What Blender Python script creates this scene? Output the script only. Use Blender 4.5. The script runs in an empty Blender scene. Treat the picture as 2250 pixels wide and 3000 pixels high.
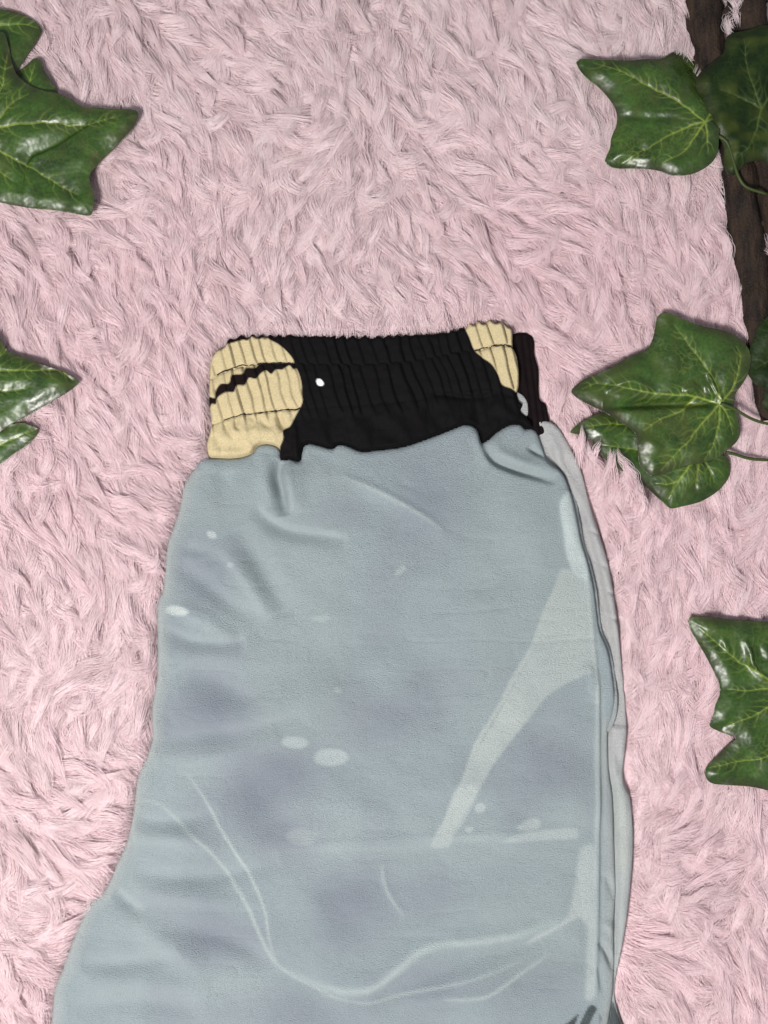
import bpy, math, random
import numpy as np
from mathutils import Vector

# ------------------------------------------------------------------ camera, world, lamps, exposure
sc = bpy.context.scene
C = sc.collection
S = 0.64 / 2250.0            # metres for one photo pixel on the rug
H = 0.95                     # camera height above the rug backing
FRAME_H = 3000 * S
cam_d = bpy.data.cameras.new("camera")
cam = bpy.data.objects.new("camera", cam_d)
C.objects.link(cam)
cam.location = (0, 0, H)
cam_d.sensor_fit = 'VERTICAL'
cam_d.angle = 2 * math.atan(FRAME_H / 2 / H)
cam_d.clip_start = 0.01
cam_d.clip_end = 50
sc.camera = cam

world = bpy.data.worlds.new("World")
sc.world = world
world.use_nodes = True
world.node_tree.nodes["Background"].inputs[0].default_value = (0.90, 0.95, 1.0, 1)
world.node_tree.nodes["Background"].inputs[1].default_value = 0.31


def lamp(name, loc, target, size, power, col):
    d = bpy.data.lights.new(name, 'AREA')
    d.shape = 'DISK'
    d.size = size
    d.energy = power
    d.color = col
    o = bpy.data.objects.new(name, d)
    o.location = loc
    o.rotation_euler = (Vector(target) - Vector(loc)).to_track_quat('-Z', 'Y').to_euler()
    C.objects.link(o)
    return o


lamp("room_lamp", (-0.58, -0.70, 1.58), (0.0, 0.04, 0), 0.44, 40.5, (1.0, 0.965, 0.93))

sc.view_settings.view_transform = 'Standard'
sc.view_settings.look = 'None'
sc.view_settings.gamma = 1.0
sc.view_settings.use_curve_mapping = False
sc.view_settings.exposure = 0.40

rng = np.random.default_rng(7)
random.seed(7)


# ------------------------------------------------------------------ helpers
def W(px, py, zpx=0.0, lift=0.0):
    """photo pixel + height (in px) -> metres; lift is the height the object stands at, a constant per object"""
    k = (H - lift * S) / H
    return np.stack([(np.asarray(px) - 1125) * S * k, (1500 - np.asarray(py)) * S * k,
                     np.asarray(zpx) * S * np.ones_like(np.asarray(px, dtype=float))], -1)


def catmull(ctrl, closed=True, step=8.0):
    P = np.asarray(ctrl, float)
    n = len(P)
    out = []
    last = n if closed else n - 1
    for i in range(last):
        p1 = P[i]
        p2 = P[(i + 1) % n]
        p0 = P[i - 1] if (closed or i > 0) else 2 * p1 - p2
        p3 = P[(i + 2) % n] if (closed or i + 2 < n) else 2 * p2 - p1
        d1, d2, d0 = np.linalg.norm(p2 - p1), np.linalg.norm(p3 - p2), np.linalg.norm(p1 - p0)
        m1 = (p2 - p0) * d1 / (d0 + d1 + 1e-6)
        m2 = (p3 - p1) * d1 / (d1 + d2 + 1e-6)
        k = max(1, int(d1 / step))
        t = np.arange(k)[:, None] / k
        out.append((2 * t**3 - 3 * t**2 + 1) * p1 + (t**3 - 2 * t**2 + t) * m1 + (-2 * t**3 + 3 * t**2) * p2 + (t**3 - t**2) * m2)
    if not closed:
        out.append(P[-1:])
    return np.concatenate(out)


def seg_info(Q, poly, closed=True, chunk=20000):
    """distance, nearest point, param along, side sign of points Q to a polyline"""
    Q = np.asarray(Q, float)
    A = np.asarray(poly, float)
    B = np.roll(A, -1, 0) if closed else A[1:]
    if not closed:
        A = A[:-1]
    AB = B - A
    L2 = (AB**2).sum(1) + 1e-9
    cum = np.concatenate([[0], np.cumsum(np.sqrt(L2))])
    D = np.empty(len(Q)); N = np.empty((len(Q), 2)); T = np.empty(len(Q)); Sg = np.empty(len(Q))
    for i in range(0, len(Q), chunk):
        q = Q[i:i + chunk]
        dx = q[:, None, 0] - A[None, :, 0]
        dy = q[:, None, 1] - A[None, :, 1]
        t = np.clip((dx * AB[:, 0] + dy * AB[:, 1]) / L2, 0, 1)
        ex = dx - t * AB[:, 0]
        ey = dy - t * AB[:, 1]
        d2 = ex * ex + ey * ey
        j = d2.argmin(1)
        r = np.arange(len(q))
        D[i:i + chunk] = np.sqrt(d2[r, j])
        tj = t[r, j]
        N[i:i + chunk] = A[j] + AB[j] * tj[:, None]
        T[i:i + chunk] = (cum[j] + tj * np.sqrt(L2[j])) / cum[-1]
        Sg[i:i + chunk] = np.sign(AB[j, 0] * dy[r, j] - AB[j, 1] * dx[r, j])
    return D, N, T, Sg


def inside(Q, poly):
    Q = np.asarray(Q, float)
    A = np.asarray(poly, float)
    B = np.roll(A, -1, 0)
    res = np.zeros(len(Q), bool)
    x, y = Q[:, 0], Q[:, 1]
    for (ax, ay), (bx, by) in zip(A, B):
        if ay == by:
            continue
        c = ((ay > y) != (by > y)) & (x < (bx - ax) * (y - ay) / (by - ay) + ax)
        res ^= c
    return res


def sdf(Q, poly):
    D = seg_info(Q, poly)[0]
    return np.where(inside(Q, poly), D, -D)


_lat = {}


def vnoise(x, y, scale, seed=0):
    """smooth value noise in -1..1"""
    if seed not in _lat:
        _lat[seed] = np.random.default_rng(1000 + seed).uniform(-1, 1, (256, 256))
    g = _lat[seed]
    u = np.asarray(x) / scale + 1000.37
    v = np.asarray(y) / scale + 1000.71
    i = np.floor(u).astype(int); j = np.floor(v).astype(int)
    fu = u - i; fv = v - j
    fu = fu**3 * (fu * (fu * 6 - 15) + 10); fv = fv**3 * (fv * (fv * 6 - 15) + 10)
    a = g[i % 256, j % 256]; b = g[(i + 1) % 256, j % 256]
    c = g[i % 256, (j + 1) % 256]; d = g[(i + 1) % 256, (j + 1) % 256]
    return (a * (1 - fu) + b * fu) * (1 - fv) + (c * (1 - fu) + d * fu) * fv


def sstep(a, b, x):
    t = np.clip((x - a) / (b - a), 0, 1)
    return t * t * (3 - 2 * t)


def feat(Q, pts, amp, wl, wr=None, taper=True):
    """a ridge (amp > 0) or groove (amp < 0) along a polyline; widths may differ on the two sides"""
    wr = wl if wr is None else wr
    poly = catmull(pts, False, 12)
    lo = poly.min(0) - 3.2 * max(wl, wr); hi = poly.max(0) + 3.2 * max(wl, wr)
    m = ((Q > lo) & (Q < hi)).all(1)
    out = np.zeros(len(Q))
    if not m.any():
        return out
    D, N, T, Sg = seg_info(Q[m], poly, False)
    w = np.where(Sg > 0, wr, wl)
    k = np.sqrt(np.clip(np.sin(np.pi * np.clip(T, 0, 1)), 0, 1)) if taper else 1.0
    out[m] = amp * np.exp(-(D / w)**2) * k
    return out


def link(name, me, parent=None):
    o = bpy.data.objects.new(name, me)
    C.objects.link(o)
    if parent is not None:
        o.parent = parent
    return o


def thing(name, label, cat, loc=(0, 0, 0), group=None):
    o = bpy.data.objects.new(name, None)
    o.empty_display_size = 0.02
    C.objects.link(o)
    o.location = loc
    o['label'] = label
    o['category'] = cat
    if group:
        o['group'] = group
    return o


def child_to(o, parent):
    o.parent = parent
    o.matrix_parent_inverse.identity()
    o.location = (-parent.location.x, -parent.location.y, -parent.location.z)


def sheet(name, poly, h, zfun, mat, parent, lift, attrs=None, thick=0.0):
    """a cloth / leaf sheet: a fine grid clipped to an outline (border points snapped on to it), lifted by zfun(Q, D)"""
    lo = poly.min(0) - h; hi = poly.max(0) + h
    nx = int((hi[0] - lo[0]) / h) + 2; ny = int((hi[1] - lo[1]) / h) + 2
    gx, gy = np.meshgrid(lo[0] + np.arange(nx) * h, lo[1] + np.arange(ny) * h)
    Q = np.stack([gx.ravel(), gy.ravel()], 1)
    ins = inside(Q, poly)
    I = ins.reshape(ny, nx)
    cell = I[:-1, :-1] | I[1:, :-1] | I[:-1, 1:] | I[1:, 1:]
    jj, ii = np.nonzero(cell)
    v00 = jj * nx + ii
    faces = np.stack([v00, v00 + nx, v00 + nx + 1, v00 + 1], 1)     # y is down in photo space: this order faces up
    used = np.unique(faces)
    remap = -np.ones(nx * ny, int); remap[used] = np.arange(len(used))
    faces = remap[faces]
    Q = Q[used]; ins = ins[used]
    D, N, _, _ = seg_info(Q, poly)
    Q = np.where(ins[:, None], Q, N)
    D = np.where(ins, D, 0.0)
    z = zfun(Q, D)
    co = W(Q[:, 0], Q[:, 1], z, lift)
    me = bpy.data.meshes.new(name)
    me.vertices.add(len(co)); me.vertices.foreach_set("co", co.ravel())
    me.loops.add(faces.size); me.loops.foreach_set("vertex_index", faces.ravel())
    me.polygons.add(len(faces))
    me.polygons.foreach_set("loop_start", np.arange(len(faces)) * 4)
    me.update(calc_edges=True)
    me.validate()
    me.polygons.foreach_set("use_smooth", np.ones(len(me.polygons), bool))
    for k, f in (attrs or {}).items():
        val = f(Q, D)
        if val.ndim == 2:
            a = me.attributes.new(k, 'FLOAT_COLOR', 'POINT')
            a.data.foreach_set("color", np.concatenate([val, np.ones((len(val), 1))], 1).ravel().astype(np.float32))
        else:
            a = me.attributes.new(k, 'FLOAT', 'POINT')
            a.data.foreach_set("value", val.astype(np.float32))
    me.materials.append(mat)
    o = link(name, me)
    if parent is not None:
        child_to(o, parent)
    if thick:
        s = o.modifiers.new("thickness", 'SOLIDIFY')
        s.thickness = thick; s.offset = -1
    return o


def tube(name, pts3, rad, mat, parent, sides=10, bumps=0.0, seed=0, flat_end=True):
    """a swept tube through 3-D points (metres), radius per point, closed ends"""
    P = np.asarray(pts3, float); R = np.asarray(rad, float) * np.ones(len(P))
    r = np.random.default_rng(seed)
    T = np.gradient(P, axis=0); T /= np.linalg.norm(T, axis=1)[:, None] + 1e-12
    up = np.array([0.13, 0.07, 1.0])
    verts = []
    ph = np.linspace(0, 2 * np.pi, sides, endpoint=False)
    for i, (p, t) in enumerate(zip(P, T)):
        a = np.cross(t, up); a /= np.linalg.norm(a)
        b = np.cross(a, t)
        k = R[i] * (1 + bumps * (vnoise(ph * 40 / np.pi, np.full(sides, i * 9.0), 22, seed + 50)
                                  + 0.6 * vnoise(np.cos(ph) * 60, np.sin(ph) * 60 + i * 2.0, 15, seed + 51)))
        verts.append(p + np.cos(ph)[:, None] * a * k[:, None] + np.sin(ph)[:, None] * b * k[:, None])
    V = np.concatenate(verts)
    F = []
    n = len(P)
    for i in range(n - 1):
        for j in range(sides):
            j2 = (j + 1) % sides
            F.append((i * sides + j, i * sides + j2, (i + 1) * sides + j2, (i + 1) * sides + j))
    F.append(tuple(range(sides))[::-1]); F.append(tuple((n - 1) * sides + j for j in range(sides)))
    me = bpy.data.meshes.new(name)
    me.from_pydata([tuple(v) for v in V], [], F)
    me.polygons.foreach_set("use_smooth", np.ones(len(me.polygons), bool))
    me.materials.append(mat)
    o = link(name, me)
    if parent is not None:
        child_to(o, parent)
    return o


# ------------------------------------------------------------------ materials
class NT:
    def __init__(self, name):
        self.m = bpy.data.materials.new(name); self.m.use_nodes = True
        self.t = self.m.node_tree; self.b = self.t.nodes["Principled BSDF"]

    def n(self, typ, **kw):
        x = self.t.nodes.new(typ)
        for k, v in kw.items():
            if k.startswith('i_'):
                key = k[2:]
                x.inputs[int(key) if key.isdigit() else key].default_value = v
            else:
                setattr(x, k, v)
        return x

    def l(self, a, b):
        self.t.links.new(a, b)

    def attr(self, name, out="Fac"):
        return self.n("ShaderNodeAttribute", attribute_name=name).outputs[out]

    def coord(self, scale=(1, 1, 1)):
        tc = self.n("ShaderNodeTexCoord"); mp = self.n("ShaderNodeMapping")
        mp.inputs["Scale"].default_value = scale
        self.l(tc.outputs["Object"], mp.inputs[0])
        return mp.outputs[0]

    def noise(self, vec, scale, detail=3, rough=0.55):
        x = self.n("ShaderNodeTexNoise"); x.inputs["Scale"].default_value = scale
        x.inputs["Detail"].default_value = detail; x.inputs["Roughness"].default_value = rough
        self.l(vec, x.inputs["Vector"])
        return x.outputs["Fac"]

    def mix(self, fac, a, b, blend='MIX'):
        x = self.n("ShaderNodeMix", data_type='RGBA', blend_type=blend)
        for sock, v in ((x.inputs[0], fac), (x.inputs[6], a), (x.inputs[7], b)):
            if hasattr(v, 'links'):
                self.l(v, sock)
            else:
                sock.default_value = v if not isinstance(v, tuple) else (*v[:3], 1)
        return x.outputs[2]

    def math(self, op, a, b=0.0, clamp=False):
        x = self.n("ShaderNodeMath", operation=op, use_clamp=clamp)
        for sock, v in ((x.inputs[0], a), (x.inputs[1], b)):
            if hasattr(v, 'links'):
                self.l(v, sock)
            else:
                sock.default_value = v
        return x.outputs[0]

    def remap(self, v, a, b, c=0.0, d=1.0):
        x = self.n("ShaderNodeMapRange"); self.l(v, x.inputs[0])
        for i, q in enumerate((a, b, c, d)):
            x.inputs[i + 1].default_value = q
        return x.outputs[0]

    def bump(self, hgt, strength, dist, normal=None):
        x = self.n("ShaderNodeBump"); x.inputs["Strength"].default_value = strength
        x.inputs["Distance"].default_value = dist
        self.l(hgt, x.inputs["Height"])
        if normal is not None:
            self.l(normal, x.inputs["Normal"])
        return x.outputs[0]

    def set(self, **kw):
        for k, v in kw.items():
            s = self.b.inputs[k.replace('_', ' ')]
            if hasattr(v, 'links'):
                self.l(v, s)
            else:
                s.default_value = v if not isinstance(v, tuple) else (*v[:3], 1)
        return self.m


def mat_fur():
    k = NT("pink_faux_fur")
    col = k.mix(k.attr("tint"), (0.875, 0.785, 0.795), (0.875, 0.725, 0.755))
    col = k.mix(k.attr("shade"), col, (0.62, 0.485, 0.505))
    d = k.n("ShaderNodeBsdfDiffuse"); t = k.n("ShaderNodeBsdfTranslucent"); m = k.n("ShaderNodeMixShader")
    k.l(col, d.inputs[0]); k.l(col, t.inputs[0])
    m.inputs[0].default_value = 0.47
    k.l(d.outputs[0], m.inputs[1]); k.l(t.outputs[0], m.inputs[2])
    k.l(m.outputs[0], k.t.nodes["Material Output"].inputs[0])
    k.t.nodes.remove(k.b)
    return k.m


def mat_backing():
    k = NT("rug_backing")
    n = k.noise(k.coord(), 60, 4)
    return k.set(Base_Color=k.mix(n, (0.55, 0.42, 0.44), (0.66, 0.50, 0.53)), Roughness=0.95)


def mat_cloth(name):
    """peach-skin polyester: the printed colour comes from the vertices, the nap from fine noise"""
    k = NT(name)
    col = k.attr("print", "Color")
    v = k.coord((1, 2.3, 1))
    n1 = k.noise(v, 620, 5, 0.68)
    n2 = k.noise(k.coord(), 1500, 2, 0.5)
    n3 = k.noise(k.coord((1, 1, 1)), 26, 4, 0.6)
    col = k.mix(k.remap(n1, 0.3, 0.75, 0.0, 0.62), col, (0.70, 0.78, 0.80), 'SOFT_LIGHT')
    col = k.mix(k.remap(n2, 0.35, 0.7, 0.0, 0.30), col, (0.14, 0.175, 0.20))
    col = k.mix(k.remap(n1, 0.52, 0.70, 0.0, 0.34), col, (0.135, 0.165, 0.185))
    hgt = k.math('ADD', k.math('MULTIPLY', n1, 1.0), k.math('MULTIPLY', n2, 0.35))
    nb = k.bump(n3, 0.35, 0.004)
    nb = k.bump(hgt, 1.0, 0.0026, nb)
    return k.set(Base_Color=col, Roughness=0.82, Specular_IOR_Level=0.25, Sheen_Weight=0.15, Normal=nb)


def mat_band():
    k = NT("waistband_cloth")
    n = k.noise(k.coord(), 900, 3)
    n2 = k.noise(k.coord((1, 0.35, 1)), 160, 3)
    col = k.mix(k.remap(n, 0.3, 0.7, 0.0, 0.3), k.attr("print", "Color"), (0.12, 0.10, 0.07), 'MULTIPLY')
    nb = k.bump(n2, 0.4, 0.002)
    return k.set(Base_Color=col, Roughness=0.7, Specular_IOR_Level=0.05, Sheen_Weight=0.008, Normal=k.bump(n, 0.35, 0.0006, nb))


def mat_plain(name, col, rough=0.8, var=0.25, scale=300):
    k = NT(name)
    n = k.noise(k.coord(), scale, 4)
    c2 = tuple(c * (1 - var) for c in col)
    return k.set(Base_Color=k.mix(n, col, c2), Roughness=rough, Specular_IOR_Level=0.2, Normal=k.bump(n, 0.3, 0.0008))


def mat_leaf(name, dark, mid, edge, vein, spec=0.5, rough=(0.27, 0.46)):
    k = NT(name)
    v = k.coord()
    vor = k.n("ShaderNodeTexVoronoi", feature='DISTANCE_TO_EDGE'); vor.inputs["Scale"].default_value = 150
    wob = k.n("ShaderNodeTexNoise"); wob.inputs["Scale"].default_value = 70
    k.l(v, wob.inputs["Vector"])
    va = k.n("ShaderNodeVectorMath", operation='MULTIPLY_ADD')
    k.l(wob.outputs["Color"], va.inputs[0]); va.inputs[1].default_value = (0.016,) * 3; k.l(v, va.inputs[2])
    k.l(va.outputs[0], vor.inputs["Vector"])
    net = k.remap(vor.outputs["Distance"], 0.0, 0.07, 1.0, 0.0)
    n = k.noise(v, 48, 6, 0.65)
    n2 = k.noise(v, 420, 4, 0.6)
    col = k.mix(k.remap(n, 0.34, 0.68), dark, mid)
    col = k.mix(k.remap(n2, 0.4, 0.75, 0.0, 0.55), col, tuple(c * 0.45 for c in dark))
    col = k.mix(k.math('MULTIPLY', net, k.remap(k.noise(v, 26, 2), 0.4, 0.72, 0.0, 0.65)), col, tuple(c * 0.5 for c in vein))
    col = k.mix(k.attr("blotch"), col, (0.045, 0.060, 0.010))
    col = k.mix(k.attr("rim"), col, edge)
    col = k.mix(k.attr("vein"), col, vein)
    nb = k.bump(k.noise(v, 40, 3, 0.5), 0.5, 0.006)
    nb = k.bump(k.noise(v, 130, 2, 0.5), 0.22, 0.0012, nb)
    return k.set(Base_Color=col, Roughness=k.remap(n, 0.2, 0.8, *rough), Specular_IOR_Level=spec, Normal=nb)


def mat_bark():
    k = NT("dark_bark")
    v = k.coord((1, 0.22, 1))
    n = k.noise(v, 140, 5, 0.65)
    n2 = k.noise(k.coord(), 500, 3)
    col = k.mix(k.remap(n, 0.35, 0.7), (0.005, 0.0035, 0.003), (0.038, 0.022, 0.014))
    col = k.mix(k.remap(n2, 0.6, 0.8, 0.0, 0.55), col, (0.09, 0.062, 0.038))
    h = k.math('ADD', n, k.math('MULTIPLY', n2, 0.4))
    return k.set(Base_Color=col, Roughness=0.8, Specular_IOR_Level=0.25, Normal=k.bump(h, 0.8, 0.004))


M_FUR, M_BACK = mat_fur(), mat_backing()
M_CLOTH, M_UNDER = mat_cloth("grey_peach_cloth"), mat_cloth("pale_reverse_cloth")
M_BAND = mat_band()
M_THREAD = mat_plain("black_thread", (0.012, 0.010, 0.010), 0.7, 0.3, 900)
M_BARK = mat_bark()
M_STEM = mat_plain("green_stem", (0.045, 0.065, 0.018), 0.45, 0.35, 200)
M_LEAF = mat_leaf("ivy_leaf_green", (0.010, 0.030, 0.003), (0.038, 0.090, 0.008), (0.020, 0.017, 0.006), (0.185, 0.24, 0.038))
M_LEAF_DARK = mat_leaf("ivy_leaf_shaded_green", (0.005, 0.013, 0.003), (0.013, 0.029, 0.005), (0.009, 0.010, 0.004), (0.06, 0.09, 0.022), 0.18, (0.35, 0.5))  # darker copy of the leaf green; the top right corner's shade is in its colour



# ------------------------------------------------------------------ shapes traced in photo pixels
def T(pts, x0, y0, s):
    return [(x0 + x * s, y0 + y * s) for x, y in pts]


LEG_TOP = [(592, 1341), (617, 1340), (680, 1342), (733, 1329), (754, 1305), (772, 1300), (792, 1301), (812, 1309), (822, 1324),
           (823, 1345), (847, 1343), (877, 1349), (883, 1322), (890, 1303), (903, 1297), (927, 1301), (974, 1313), (985, 1303),
           (1003, 1300), (1020, 1305), (1058, 1320), (1100, 1317), (1182, 1306), (1269, 1277), (1331, 1253), (1360, 1242),
           (1389, 1246), (1404, 1263), (1415, 1298), (1428, 1289), (1466, 1258), (1500, 1241), (1529, 1241), (1541, 1255), (1558, 1253), (1575, 1263)]
LEG_RIGHT = [(1585, 1287), (1606, 1345), (1650, 1383), (1674, 1436), (1693, 1509), (1708, 1586), (1727, 1648), (1744, 1721), (1751, 1779),
             (1761, 1846), (1785, 1904), (1799, 1981), (1806, 2053), (1799, 2107), (1787, 2140), (1789, 2257), (1800, 2341), (1804, 2462), (1809, 2624),
             (1804, 2703), (1803, 2878), (1797, 2944), (1787, 3010), (1775, 3120)]
LEG_LEFT = [(110, 3120), (143, 3000), (154, 2903), (181, 2832), (219, 2729), (257, 2653), (306, 2605), (339, 2529), (366, 2469), (388, 2360),
            (398, 2279), (425, 2219), (441, 2165), (439, 2100), (440, 2077), (455, 1980), (457, 1883), (455, 1812), (459, 1757), (472, 1732), (478, 1677),
            (486, 1592), (501, 1550), (520, 1491), (535, 1419), (577, 1356)]
LEG = catmull(LEG_TOP + LEG_RIGHT + LEG_LEFT, True, 9)

UNDER = catmull([(1540, 1262), (1552, 1243), (1568, 1234), (1592, 1229), (1621, 1236), (1650, 1263), (1703, 1364), (1732, 1470), (1761, 1562), (1789, 1658), (1809, 1779),
                 (1823, 1899), (1838, 2068), (1842, 2150), (1832, 2287), (1852, 2341), (1861, 2462), (1855, 2582), (1837, 2733), (1813, 2860),
                 (1806, 2930), (1820, 2985), (1838, 3040), (1850, 3120), (1700, 3120), (1700, 2500), (1690, 2000), (1640, 1600), (1580, 1400)], True, 9)

BAND = catmull([(656, 1014), (669, 994), (687, 987), (723, 982), (777, 982), (813, 981), (886, 981), (958, 983), (1100, 985), (1176, 980), (1269, 976),
                (1328, 967), (1357, 958), (1374, 948), (1416, 942), (1450, 940), (1475, 946), (1500, 963), (1505, 1014), (1516, 1043), (1522, 1090),
                (1522, 1128), (1517, 1153), (1522, 1172), (1533, 1185), (1528, 1204), (1541, 1215), (1560, 1240), (1560, 1290), (1400, 1330), (1250, 1340),
                (1000, 1370), (800, 1380), (640, 1375), (612, 1340), (603, 1305), (613, 1262), (616, 1226), (611, 1189), (611, 1103), (617, 1052), (632, 1027)], True, 4)
_b = BAND.copy()                                        # the gathers scallop the top hem
_k = (BAND[:, 1] < 1012) & (BAND[:, 0] > 650) & (BAND[:, 0] < 1500)
_b[_k, 1] += (4.6 * np.sin(BAND[_k, 0] / 4.9 + 1.5 * np.sin(BAND[_k, 0] / 31.0)) * (0.8 + 0.5 * np.sin(BAND[_k, 0] / 53.0)))
BAND = _b
BACK_BAND = catmull([(1480, 975), (1507, 974), (1518, 970), (1551, 972), (1568, 991), (1570, 1035), (1582, 1077), (1585, 1166), (1603, 1181), (1608, 1204),
                     (1614, 1233), (1600, 1270), (1520, 1270), (1480, 1200)], True, 7)
LINING = catmull([(1490, 1130), (1518, 1145), (1534, 1155), (1546, 1171), (1551, 1192), (1549, 1216), (1538, 1222), (1500, 1200)], True, 5)

A_, AS = (560, 900), 0.3617
CREAM_A = catmull(T([(262, 322), (300, 300), (360, 285), (430, 266), (460, 272), (490, 242), (560, 258), (600, 238), (640, 265), (720, 310), (790, 375), (830, 430), (834, 460),
                     (870, 530), (895, 620), (897, 700), (905, 755), (880, 820), (840, 890), (800, 965), (745, 997), (748, 1060), (715, 1145), (700, 1300),
                     (0, 1350), (60, 1100), (80, 500), (150, 370)], *A_, AS), True, 5)
BAR = catmull(T([(60, 740), (140, 726), (195, 735), (200, 680), (240, 625), (310, 615), (335, 550), (420, 540), (440, 495), (520, 490), (560, 455), (650, 455), (700, 450), (800, 456),
                 (850, 452), (850, 500), (826, 502), (800, 474), (765, 490), (740, 508), (690, 508), (650, 542), (610, 515), (560, 545), (530, 582), (470, 575), (440, 632), (375, 636), (350, 688), (290, 688),
                 (215, 735), (205, 785), (170, 785), (140, 830), (60, 850)], *A_, AS), True, 4)
B_, BS = (1100, 900), 0.42194
CREAM_B = catmull(T([(620, 140), (650, 210), (690, 305), (740, 350), (800, 395), (850, 470), (880, 540), (940, 568), (985, 592), (1020, 560), (1030, 440),
                     (1010, 340), (985, 270), (985, 190), (960, 120), (890, 80), (830, 70), (740, 80), (640, 100)], *B_, BS), True, 5)


# ------------------------------------------------------------------ the rug
rug = thing("fur_rug", "pink long pile faux fur rug lying flat under the grey shorts and the ivy", "rug")
nx, ny = 60, 80
gx, gy = np.meshgrid(np.linspace(-590, 2840, nx), np.linspace(-590, 3590, ny))
zb = 3 + 2 * vnoise(gx, gy, 300, 90)
V = W(gx.ravel(), gy.ravel(), zb.ravel())
F = [(j * nx + i, (j + 1) * nx + i, (j + 1) * nx + i + 1, j * nx + i + 1) for j in range(ny - 1) for i in range(nx - 1)]
me = bpy.data.meshes.new("backing")
me.from_pydata([tuple(v) for v in V], [], F)
me.polygons.foreach_set("use_smooth", np.ones(len(me.polygons), bool))
me.materials.append(M_BACK)
bk = link("backing", me, rug)
sol = bk.modifiers.new("thickness", 'SOLIDIFY'); sol.thickness = 0.003; sol.offset = -1


def flow(x, y):
    """combing direction of the pile, radians, photo space (y down)"""
    u = x / 2250.0; v = y / 3000.0
    base = np.radians(82 - 38 * np.exp(-((u - 0.12) / 0.28)**2) * (0.7 + 0.3 * np.cos(v * 5)) + 8 * np.sin(u * 6 + v * 4))
    amp = 0.75 + 0.35 * vnoise(x, y, 700, 3)
    # rougher, less combed pile low on both sides
    wild = sstep(0.5, 0.9, v)
    a = base + amp * (0.65 * vnoise(x, y, 420, 1) + (0.45 + 0.55 * wild) * vnoise(x, y, 180, 2) + (0.15 + 0.2 * wild) * vnoise(x, y, 90, 4))
    # crown-like swirls where the pile turns
    for cx, cy, r, s in ((930, 390, 120, 1.9), (1240, 360, 90, -1.6), (1060, 560, 110, 1.5), (330, 1960, 120, 1.8), (230, 2380, 140, -1.8), (120, 1930, 90, 1.6),
                         (1980, 2320, 130, 1.5), (1900, 2700, 150, -1.9), (2080, 2560, 110, 1.7), (620, 640, 110, 1.3), (1560, 560, 120, -1.4), (330, 2700, 130, 1.8), (90, 2650, 110, -1.7)):
        a = a + s * np.exp(-((x - cx)**2 + (y - cy)**2) / r**2)
    return a


def clumps(px, py, n_hair, spread=13.0, tipspread=6.0, length=(85, 150), rise=(20, 32), base=6.0, angle=None, z0=None, seed=11, bend=0.7):
    """hair wisps: n_hair strands each, rooted round (px, py), combed along flow(), drawn together towards the tip"""
    r = np.random.default_rng(seed)
    n = len(px); K = 7
    t = np.linspace(0, 1, K)
    ang = flow(px, py) + r.normal(0, 0.16, n) if angle is None else angle
    L = r.uniform(*length, n)
    bnd = r.normal(0, bend, n)
    rs = r.uniform(*rise, n)
    zc = r.uniform(0, 9, n) if z0 is None else z0
    # centre line
    a_t = ang[:, None] + bnd[:, None] * (t[None] - 0.3) + r.normal(0, 0.38, (n, 1)) * np.sin(t[None] * 5.5 + r.uniform(0, 6.28, (n, 1)))
    step = L[:, None] / (K - 1) * np.ones(K)[None]
    cx = px[:, None] + np.concatenate([np.zeros((n, 1)), np.cumsum(np.cos(a_t[:, :-1]) * step[:, 1:], 1)], 1)
    cy = py[:, None] + np.concatenate([np.zeros((n, 1)), np.cumsum(np.sin(a_t[:, :-1]) * step[:, 1:], 1)], 1)
    cz = base + (rs + zc + 5 * vnoise(px, py, 150, 95))[:, None] * np.sin(np.clip(t * 1.25, 0, 1) * np.pi / 2)[None]**0.8 - 10 * np.clip(t - 0.7, 0, 1)[None]
    # strands
    off = r.normal(0, spread, (n, n_hair, 2))
    offt = off * (tipspread / spread) + r.normal(0, tipspread * 0.45, (n, n_hair, 2))
    w = (t**1.8)[None, None, :]
    lk = r.uniform(0.72, 1.08, (n, n_hair, 1))
    wav = r.normal(0, 1.3, (n, n_hair, 1)) * np.sin(t * np.pi * 1.7 + r.uniform(0, 6, (n, n_hair, 1)))
    dx = (cx - cx[:, :1])[:, None, :] * lk; dy = (cy - cy[:, :1])[:, None, :] * lk
    nxv = -np.sin(ang)[:, None, None]; nyv = np.cos(ang)[:, None, None]
    X = px[:, None, None] + dx + off[..., 0:1] * (1 - w) + offt[..., 0:1] * w + wav * nxv
    Y = py[:, None, None] + dy + off[..., 1:2] * (1 - w) + offt[..., 1:2] * w + wav * nyv
    Z = cz[:, None, :] + r.normal(0, 1.0, (n, n_hair, 1)) * (0.3 + w)
    sh = np.repeat(np.clip(r.normal(0.10, 0.13, n), 0, 0.6), n_hair).reshape(n, n_hair) + r.normal(0, 0.04, (n, n_hair))
    tn = np.clip(0.55 + 0.30 * vnoise(px, py, 600, 30) + 0.22 * (py / 3000 - 0.5) + r.normal(0, 0.1, n), 0, 1)  # random tone, plus the mixed lighting's grey-to-pink drift put into the hair colour
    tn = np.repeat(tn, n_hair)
    return X.reshape(-1, K), Y.reshape(-1, K), Z.reshape(-1, K), sh.ravel(), tn


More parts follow.
